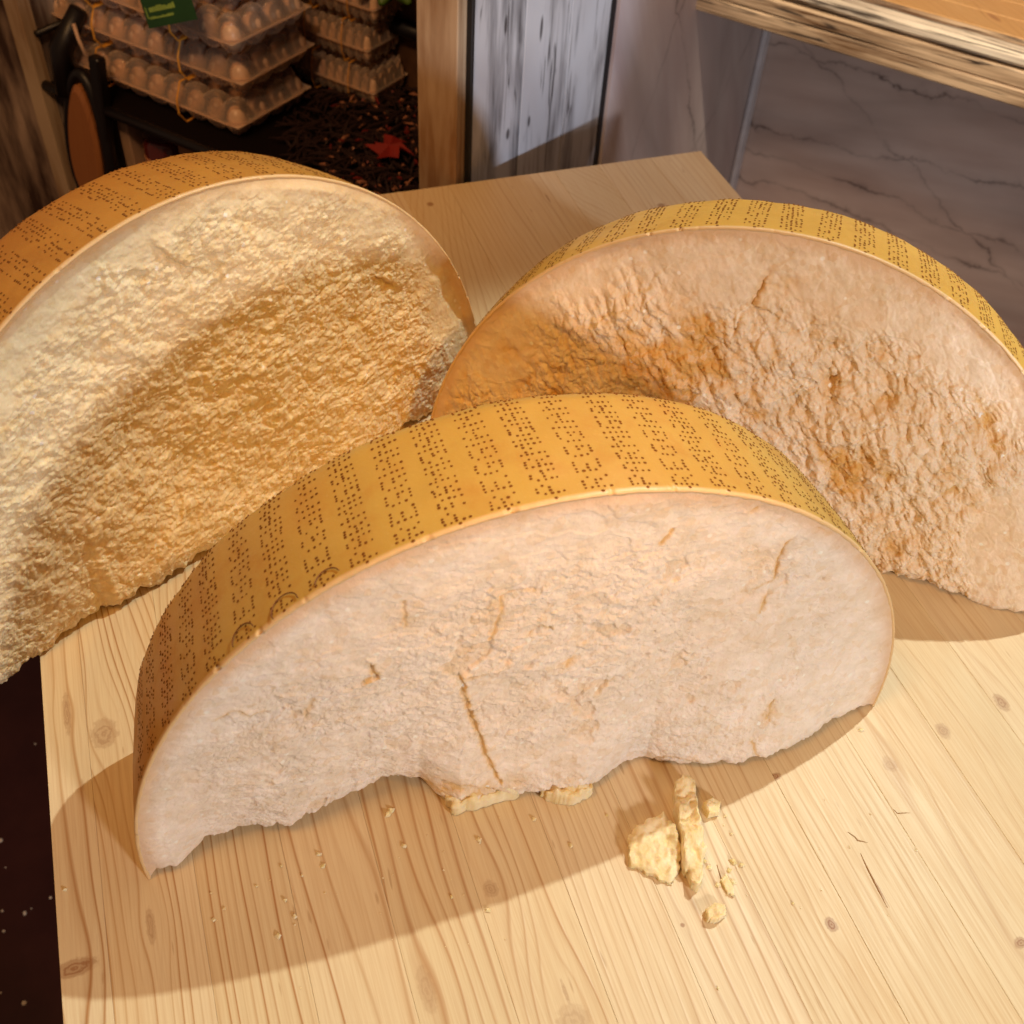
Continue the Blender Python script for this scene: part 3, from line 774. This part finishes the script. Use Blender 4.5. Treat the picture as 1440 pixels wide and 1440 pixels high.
# ---------------------------------------------------------------- broken flakes on the table
flake_m = NT('flake paste'); P = flake_m.co(); n1 = flake_m.noise(P, 90., 5, .65); n2 = flake_m.noise(P, 700., 3, .7)
flake_m.bump(flake_m.math('ADD', n1, n2), .4, .0006)
flake_m.set(flake_m.ramp(n1, [(.35, (.80, .62, .30)), (.65, (.90, .78, .52))]), .6, .3, sss=.3, sssr=(1., .6, .2), sscale=.004)


def flake(label, outline_px, hgt, seed, z=0.0, name='cheese_flake', tilt=(0, 0)):
    pts = [at(*p) for p in outline_px]; cx = sum(p.x for p in pts) / len(pts); cy = sum(p.y for p in pts) / len(pts)
    P2 = []
    N = 110
    # resample outline and roughen it
    L = [0]
    for a, b in zip(pts, pts[1:] + pts[:1]): L.append(L[-1] + (b - a).length)
    tot = L[-1]
    for k in range(N):
        s = tot * k / N; i = max(j for j in range(len(pts)) if L[j] <= s); f = (s - L[i]) / max(1e-9, L[i + 1] - L[i])
        p = pts[i].lerp(pts[(i + 1) % len(pts)], f); P2.append((p.x - cx, p.y - cy))
    P2 = np.array(P2); ra = np.hypot(P2[:, 0], P2[:, 1]).mean()
    jit = 1 + .10 * fbm(np.arange(N) * .22, np.zeros(N), 4, seed)
    P2 = P2 * jit[:, None]
    NR = 40; G = []
    rings = [(.94, 0.0002)] + [(1.0 - .015 * k, hgt * k / 6) for k in (1, 2, 3)] + [(f, None) for f in np.linspace(.97, 0.01, NR)]
    for f, zz in rings:
        xy = P2 * f
        if zz is None:
            e = min(1, (1 - f) / .18)
            zt = hgt * (.78 + .22 * math.sqrt(e)) + xy[:, 0] * tilt[0] + xy[:, 1] * tilt[1] + hgt * .38 * fbm(xy[:, 0] * 75, xy[:, 1] * 75, 4, seed + 1) - hgt * .25 * np.abs(perlin(xy[:, 0] * 150, xy[:, 1] * 150, seed + 2))
            zt = np.maximum(zt, hgt * .2)
        else:
            zt = np.full(N, zz) + (xy[:, 0] * tilt[0] + xy[:, 1] * tilt[1]) * (zz / hgt); zt = np.maximum(zt, .0002)
            xy = xy * (1 + .05 * fbm(np.arange(N) * .8, np.full(N, zz * 400), 2, seed + 5))[:, None]
        G.append(np.stack([xy[:, 0], xy[:, 1], zt], 1))
    G = np.array(G); G = np.concatenate([G, G[:, :1]], 1)
    o = grid_mesh(name, G, flake_m.m, None, None, True, flip=False); o.location = (cx, cy, z)
    import bmesh
    bm = bmesh.new(); bm.from_mesh(o.data); bmesh.ops.remove_doubles(bm, verts=bm.verts, dist=1e-5); bmesh.ops.recalc_face_normals(bm, faces=bm.faces); bm.to_mesh(o.data); bm.free()
    tag(o, label, 'cheese flake')
    return o


flake('largest broken cheese flake on the pine board before the front cheese', [(880, 1180), (905, 1160), (930, 1150), (948, 1168), (956, 1195), (956, 1225), (945, 1246), (925, 1240), (905, 1228), (884, 1220)], .0055, 1, tilt=(.06, .12))
flake('long narrow cheese flake standing right of the largest flake', [(945, 1110), (962, 1100), (974, 1108), (980, 1160), (990, 1200), (985, 1250), (970, 1252), (956, 1222), (954, 1180), (946, 1150)], .011, 2, tilt=(-.15, .1))
flake('small cheese flake lowest of the flakes, toward the viewer', [(990, 1282), (1003, 1272), (1018, 1276), (1020, 1290), (1006, 1300), (992, 1298)], .005, 3)
flake('small upright cheese flake in the cheese shadow, right of the narrow flake', [(986, 1136), (1000, 1128), (1012, 1132), (1010, 1148), (994, 1152)], .007, 4)
flake('tiny flat cheese flake lying beside the narrow flake', [(1012, 1238), (1020, 1230), (1030, 1248), (1032, 1262), (1022, 1258)], .0022, 5)

flake('yellow broken chip at the foot of the front cheese, left of its middle', [(608, 1112), (622, 1124), (638, 1150), (656, 1142), (672, 1140), (700, 1130), (730, 1124), (726, 1106), (690, 1098), (640, 1096), (612, 1100)], .013, 8)
flake('pale yellow broken chip at the foot of the front cheese, left of the notch', [(758, 1122), (780, 1132), (806, 1134), (830, 1122), (834, 1104), (806, 1096), (768, 1104)], .011, 9)

# fine crumbs on the board
def crumbs(name, spots, mat, label):
    mb = MB()
    for (p, r) in spots:
        n_ = random.randint(4, 6); an = random.uniform(0, 6)
        ring = [(p.x + r * random.uniform(.5, 1.5) * math.cos(an + 2 * math.pi * k / n_), p.y + r * random.uniform(.5, 1.3) * math.sin(an + 2 * math.pi * k / n_)) for k in range(n_)]
        b = [(x_, y_, p.z + .0003) for x_, y_ in ring]; t_ = [((x_ + p.x) / 2, (y_ + p.y) / 2, p.z + r * random.uniform(.5, 1.1)) for x_, y_ in ring]
        mb.add(b + t_, [tuple(range(n_))[::-1], tuple(range(n_, 2 * n_))] + [(k, (k + 1) % n_, n_ + (k + 1) % n_, n_ + k) for k in range(n_)])
    return tag(mb.build(name, mat), label, 'crumbs', kind='stuff')


sp_ = []
for c_, n_, s_ in (((430, 1250), 26, 75), ((560, 1180), 20, 70), ((720, 1150), 16, 60), ((1000, 1230), 26, 40), ((130, 1240), 6, 30), ((1180, 1200), 16, 90), ((980, 1120), 8, 30), ((800, 1380), 8, 200), ((300, 1250), 6, 60), ((1300, 950), 6, 60), ((640, 1290), 8, 60)):
    for k in range(int(n_ * .65)):
        x_, y_ = random.gauss(c_[0], s_), random.gauss(c_[1], s_ * .6)
        if y_ > 1236 - .2337 * (x_ - 205) + 15: sp_.append((at(x_, y_), random.choice((.0004, .0005, .0007, .0010, .0016))))
for px, py, r in ((392, 1316, .0019), (300, 1294, .0012), (316, 1278, .0012), (545, 1146, .0022), (550, 1140, .0018), (455, 1218, .0014), (635, 1262, .0015), (425, 1232, .0014), (92, 1252, .0012), (750, 1152, .0016), (1030, 1212, .0020), (1025, 1225, .0015)):
    sp_.append((at(px, py), r))
crumbs('cheese_crumbs', sp_, flake_m.m, 'tiny pale cheese crumbs scattered on the pine board')
# thin splinters / cracks of the board
sm = plain('dark wood crack', (.34, .19, .08), .9)
for lab, pts, r in (('long thin dark crack in the pine board, lower right', [(1210, 1200), (1220, 1222), (1232, 1246), (1248, 1277)], .0006),
                ('short bent dark splinter on the board above the long crack', [(1192, 1170), (1202, 1177), (1206, 1182), (1220, 1185)], .0006),
                ('small L shaped splinter on the board by the pale knot', [(1256, 1138), (1262, 1144), (1280, 1143)], .0005),
                ('dark crack curling by the small flakes', [(1008, 1216), (1014, 1236), (1022, 1254), (1030, 1262)], .0006)):
    mb = MB(); q = [at(*p) for p in pts]; mb.tube([v + Vector((0, 0, .0001)) for v in q], [r * .3] + [r * .7] * (len(q) - 2) + [r * .2], 5)
    tag(mb.build('splinter', sm), lab, 'splinter')

# ---------------------------------------------------------------- egg cartons on the black shelf
def plastic(name, tint, alpha, rough=.12):
    t = NT(name); nt = t.n
    n = t.noise(t.co(), 120., 2, .5)
    t.bump(n, .25, .001)
    t.set(tint, rough, .8)
    tr_ = nt.new('ShaderNodeBsdfTransparent'); tr_.inputs[0].default_value = (1, .90, .80, 1)
    mx = nt.new('ShaderNodeMixShader'); fr = nt.new('ShaderNodeFresnel'); fr.inputs[0].default_value = 1.45
    f = t.math('ADD', t.math('MULTIPLY', fr.outputs[0], 2.2), alpha, clamp=True)
    t.l.new(f, mx.inputs[0]); t.l.new(tr_.outputs[0], mx.inputs[1]); t.l.new(t.b.outputs[0], mx.inputs[2])
    t.l.new(mx.outputs[0], nt['Material Output'].inputs[0])
    return t.m


clear = plastic('clear plastic', (.80, .64, .52), .13, .07)
eggm = plain('eggs', (.52, .34, .22), .35, var=.4, scale=30.)
bandm = plain('yellow rubber band', (.75, .34, .04), .5)
LX, LY, LH = .30, .125, .046


def egg_carton():
    root = empty('egg_carton')
    nx, ny = 121, 53
    xs_ = np.linspace(0, LX, nx); ys_ = np.linspace(0, LY, ny); X, Y = np.meshgrid(xs_, ys_)
    edge = np.minimum(np.minimum(X, LX - X), np.minimum(Y, LY - Y)); cq = .022; ex = np.maximum(cq - np.minimum(X, LX - X), 0); ey = np.maximum(cq - np.minimum(Y, LY - Y), 0); edge = np.minimum(edge, cq - np.hypot(ex, ey)); edge = np.maximum(edge, 0)
    body = sstep(.003, .012, edge)
    cup = np.sqrt(np.abs(np.sin(X / .030 * math.pi) * np.sin(Y / .0313 * math.pi)))
    rib = .0012 * np.sin(X / .0055 * 2 * math.pi) * (edge < .022) * body
    lid = .0205 + body * (.011 + .012 * cup) + rib
    tray = .0195 - body * (.008 + .010 * cup) + rib
    lid_o = grid_mesh('lid', np.stack([X, Y, lid], -1), clear, root)
    tray_o = grid_mesh('tray', np.stack([X, Y, tray], -1), clear, root, flip=True)
    m = MB(); q_ = .02; pp_ = []
    for cx_, cy_, a_ in ((LX - q_, LY - q_, 0), (q_, LY - q_, 90), (q_, q_, 180), (LX - q_, q_, 270)):
        for k in range(6): pp_.append((cx_ + q_ * math.cos(math.radians(a_ + 18 * k)), cy_ + q_ * math.sin(math.radians(a_ + 18 * k)), .020))
    m.tube(pp_, .0016, 6, closed=True)
    m.build('rim', clear, root)
    # small eggs in the cups
    vs = []; fs = []
    for i in range(10):
        for j in range(4):
            cx_, cy_ = .015 + i * .030, .0157 + j * .0313; b = len(vs); nl, nr = 8, 6
            tl = random.uniform(-.3, .3)
            for r_ in range(nr + 1):
                ph = math.pi * r_ / nr
                for k in range(nl):
                    th = 2 * math.pi * k / nl
                    vs.append((cx_ + .0118 * math.sin(ph) * math.cos(th) + tl * .004 * math.cos(ph), cy_ + .0118 * math.sin(ph) * math.sin(th), .0205 + .0150 * math.cos(ph)))
            for r_ in range(nr):
                for k in range(nl):
                    fs.append((b + r_ * nl + k, b + (r_ + 1) * nl + k, b + (r_ + 1) * nl + (k + 1) % nl, b + r_ * nl + (k + 1) % nl))
    eg = mesh_obj('eggs', vs, fs, eggm, root, True); eg['kind'] = 'stuff'
    for xb in (.085, .215):
        m = MB(); c_ = .0008
        loop = [(xb, -.005, .012), (xb, -.005, .028), (xb, .004, .0465), (xb + .001, LY - .004, .0465), (xb + .001, LY + .005, .028), (xb + .001, LY + .005, .012), (xb, LY - .004, -.0008), (xb, .004, -.0008)]
        m.tube(loop, .0011, 6, closed=True); m.build('rubber_band', bandm, root)
    return root


proto = egg_carton()


def copy_tree(o, parent=None):
    c = o.copy(); COL.objects.link(c)
    if parent is not None: c.parent = parent
    for ch in list(o.children): copy_tree(ch, c)
    return c


ang = math.atan2(-DV.y, -DV.x)     # carton length runs along -d (towards the right post)
base_z = -.0885
lab = ['bottom clear plastic egg carton of the front stack, on the black shelf', 'second egg carton from the bottom of the front stack', 'third egg carton from the bottom of the front stack', 'top egg carton of the front stack, carrying the green tag']
spots = []
for k in range(4):
    # (d, e) of the left near corner
    spots.append((.318 + LX + (.0, -.006, -.012, -.004)[k], .022 + (.0, .004, .0, .004)[k] + .004, base_z + .001 + k * .0485, (0, .015, -.01, .02)[k], lab[k], 'front stack of egg cartons'))
lab2 = ['bottom egg carton of the dark rear stack', 'middle egg carton of the dark rear stack', 'top egg carton of the dark rear stack']
for k in range(3):
    spots.append((.250 + .125 + (.0, .006, -.006)[k], .180 - .22 * 0 + .0, base_z + .001 + k * .0485, 0, lab2[k], 'rear stack of egg cartons'))
for i, (dd, ee, zz, rz, lb, gp) in enumerate(spots):
    o = proto if i == 0 else copy_tree(proto)
    p = UM @ Vector((dd, ee, zz))
    o.location = p; o.rotation_euler = (0, 0, ang + rz)
    if i >= 4:
        o.scale = (.42, .54, 1.0)
    tag(o, lb, 'egg carton', gp)

# green tag hanging on the top carton's long side
tagm = plain('green paper tag', (.012, .055, .012), .6); inkm = plain('pale green ink', (.25, .36, .06), .6)
tagr = empty('paper_tag', UM @ Vector((.398, -.002, .030)))
tag(tagr, 'dark green paper tag with pale lettering on the top egg carton', 'tag')
def tq(name, mat, a0, a1, z0, z1, off, tlt=0.):
    m = MB()
    m.box(a0, a1, off, off + .0006, z0, z1)
    o = m.build(name, mat, tagr); o.matrix_parent_inverse = Matrix.Identity(4)
    return o
tagr.rotation_euler = (math.radians(-8), math.radians(-22), ang)
tq('card', tagm, 0, .080, 0, .055, 0)
mb = MB()
x_ = .010
for k in range(13):        # blurred lettering of the tag: first line
    w_ = random.uniform(.0018, .0032); mb.box(x_, x_ + w_, -.0004, -.0001, .0145, .0145 + random.choice((.0035, .0045, .0055))); x_ += w_ + .0007
x_ = .008
for k in range(16):
    w_ = random.uniform(.0010, .0022); mb.box(x_, x_ + w_, -.0004, -.0001, .008, .008 + random.choice((.0018, .0025))); x_ += w_ + .0008
mb.box(.004, .0052, -.0004, -.0001, .009, .020); mb.box(.0058, .009, -.0004, -.0001, .009, .0102)
o = mb.build('lettering', inkm, tagr)
o['kind'] = 'stuff'

# ---------------------------------------------------------------- things under / before the shelf
pad = empty('oval_brush', UM @ Vector((.538, -.024, -.232)))
pad.rotation_euler = (math.radians(-6), math.radians(3), ang)
tag(pad, 'oval brown wooden brush back in a black frame behind the left cheese', 'brush')
brown = pine('varnished brown wood', 61, [], (.30, .115, .035), (.17, .055, .015), .004, .6)
N = 40
def oval(rx, rz, z0, y0, y1, name, mat):
    mb = MB(); ring = []
    for k in range(N):
        t_ = 2 * math.pi * k / N; w_ = rx * (1 - .22 * math.sin(t_)); ring.append((w_ * math.cos(t_), z0 + rz * math.sin(t_)))
    vs = [(a, y0, b) for a, b in ring] + [(a, y1, b) for a, b in ring] + [(a * .86, y0 - .004, z0 + (b - z0) * .9) for a, b in ring]
    fs = [(k, (k + 1) % N, N + (k + 1) % N, N + k) for k in range(N)] + [tuple(range(N, 2 * N))] + [(2 * N + k, 2 * N + (k + 1) % N, (k + 1) % N, k) for k in range(N)] + [tuple(range(2 * N, 3 * N))[::-1]]
    mb.add(vs, fs); return mb.build(name, mat, pad, False)
oval(.0255, .075, .09, -.004, .006, 'wooden_back', brown)
mb = MB(); pts = []
for k in range(N):
    t_ = 2 * math.pi * k / N; w_ = .0315 * (1 - .22 * math.sin(t_)); pts.append((w_ * math.cos(t_), .004, .092 + .083 * math.sin(t_)))
mb.tube(pts, .0075, 8, closed=True); mb.build('frame', black, pad, True)
mb = MB(); mb.box(.020, .036, -.002, .012, .05, .205, ch=.002); mb.build('handle', black, pad)
mb = MB(); mb.tube([(-.028, .0, .14), (-.036, .01, .19), (-.022, .03, .235)], [.010, .014, .010], 8); mb.build('bristle_grip', black, pad, True)
mb = MB(); mb.tube([(.005, -.002, .235), (.012, -.004, .222), (.022, -.004, .205)], .0022, 6); mb.build('white_cord', plain('pale cord', (.55, .36, .24), .6), pad, True)

def lathe(prof, n=28):
    vs = []; fs = []
    for r_, z_ in prof:
        for k in range(n): vs.append((r_ * math.cos(2 * math.pi * k / n), r_ * math.sin(2 * math.pi * k / n), z_))
    for i in range(len(prof) - 1):
        for k in range(n): fs.append((i * n + k, i * n + (k + 1) % n, (i + 1) * n + (k + 1) % n, (i + 1) * n + k))
    fs += [tuple(range(n))[::-1], tuple((len(prof) - 1) * n + k for k in range(n))]
    return vs, fs
jar = empty('sauce_jar', UM @ Vector((.455, .036, -.4195)))
tag(jar, 'dark red jar with an orange label below the black shelf', 'jar')
for nm, prof, mt in (('glass', [(.024, 0), (.0255, .004), (.0255, .288), (.021, .296)], plain('dark red jar', (.085, .008, .004), .2, spec=.6)),
                     ('label', [(.0259, .236), (.0260, .237), (.0260, .250), (.0259, .251)], plain('orange label', (.62, .20, .04), .6)),
                     ('label', [(.0259, .262), (.0260, .263), (.0260, .272), (.0259, .273)], plain('pale orange label', (.50, .20, .09), .6)),
                     ('cap', [(.0225, .2965), (.0235, .2975), (.0235, .314), (.022, .315)], plain('dark cap', (.03, .006, .005), .4))):
    mb = MB(); mb.add(*lathe(prof)); mb.build(nm, mt, jar, True)
def simple_box(name, label, cat, mat, a):
    m = MB(); m.box(*a, M=UM, ch=.001); return tag(m.build(name, mat), label, cat)
card = plain('cardboard', (.26, .115, .045), .8)
simple_box('cardboard_box', 'plain brown cardboard box under the egg cartons, right of the red jar', 'box', card, (.255, .415, .02, .16, -.4195, -.106))
simple_box('pale_carton', 'pale upright carton between the oval brush and the red jar', 'carton', plain('pale carton', (.34, .21, .13), .7), (.488, .504, .012, .10, -.4195, -.112))

# black mulch of twigs and a red leaf on the shelf
mb = MB()
cols = {'dark twigs': (.022, .008, .006), 'pale chips': (.32, .13, .07), 'red bits': (.16, .012, .006)}
mbs = {k: MB() for k in cols}
for k in range(900):
    px, py = random.uniform(400, 605), random.uniform(125, 300)
    p = at(px, py, -.086 + random.uniform(0, .012))
    key = random.choices(list(cols), (.80, .13, .07))[0]
    if px < 455 and key != 'dark twigs' : continue
    a = random.uniform(0, 3.14); L = random.choice((.004, .007, .012, .020)) * (1 if key == 'dark twigs' else .45)
    v = Vector((math.cos(a), math.sin(a), random.uniform(-.3, .3))) * L
    mbs[key].tube([p - v, p + Vector((0, 0, .001)), p + v], [.0006, random.uniform(.001, .0022), .0006], 4)
for k, mb in mbs.items():
    tag(mb.build('potpourri', plain(k, cols[k], .6)), {'dark twigs': 'loose dark twigs and bark on the black shelf left of the post', 'pale chips': 'small pale chips among the dark twigs on the shelf', 'red bits': 'small dark red bits among the twigs on the shelf'}[k], 'potpourri', kind='stuff')
leafc = at(548, 208, -.066)
ol = [(0, 1.0), (.25, .45), (.85, .55), (.5, .1), (.95, -.35), (.35, -.3), (.15, -.95), (-.1, -.4), (-.7, -.7), (-.45, -.1), (-1, .15), (-.4, .3), (-.45, .8), (-.15, .45)]
vs = [(leafc.x, leafc.y, leafc.z + .004)] + [(leafc.x + x_ * .027, leafc.y + y_ * .024, leafc.z + .006 * math.sin(5 * x_) + .004 * y_) for x_, y_ in ol]
n_ = len(ol); vs += [(a, b, c - .0006) for a, b, c in vs]
fs = [(0, 1 + k, 1 + (k + 1) % n_) for k in range(n_)] + [(n_ + 1, n_ + 2 + (k + 1) % n_, n_ + 2 + k) for k in range(n_)] + [(1 + k, n_ + 2 + k, n_ + 2 + (k + 1) % n_, 1 + (k + 1) % n_) for k in range(n_)]
tag(mesh_obj('autumn_leaf', vs, fs, plain('red leaf', (.22, .012, .006), .6)), 'curled bright red star shaped leaf lying on the dark twigs', 'leaf')
# green leafy thing on the back rail, top of the frame
gp = MB(); c_ = UM @ Vector((.245, .215, .035))
for k in range(9):
    a = k * .7; v = Vector((math.cos(a), math.sin(a), .2)) * .045
    gp.tube([c_, c_ + v * .5 + Vector((0, 0, .01)), c_ + v], [.004, .012, .003], 6)
gpo = tag(gp.build('green_leaves', plain('green leaf', (.07, .14, .015), .5), smooth=True), 'green leaves above the black rear rail at the top of the photo', 'leaves')
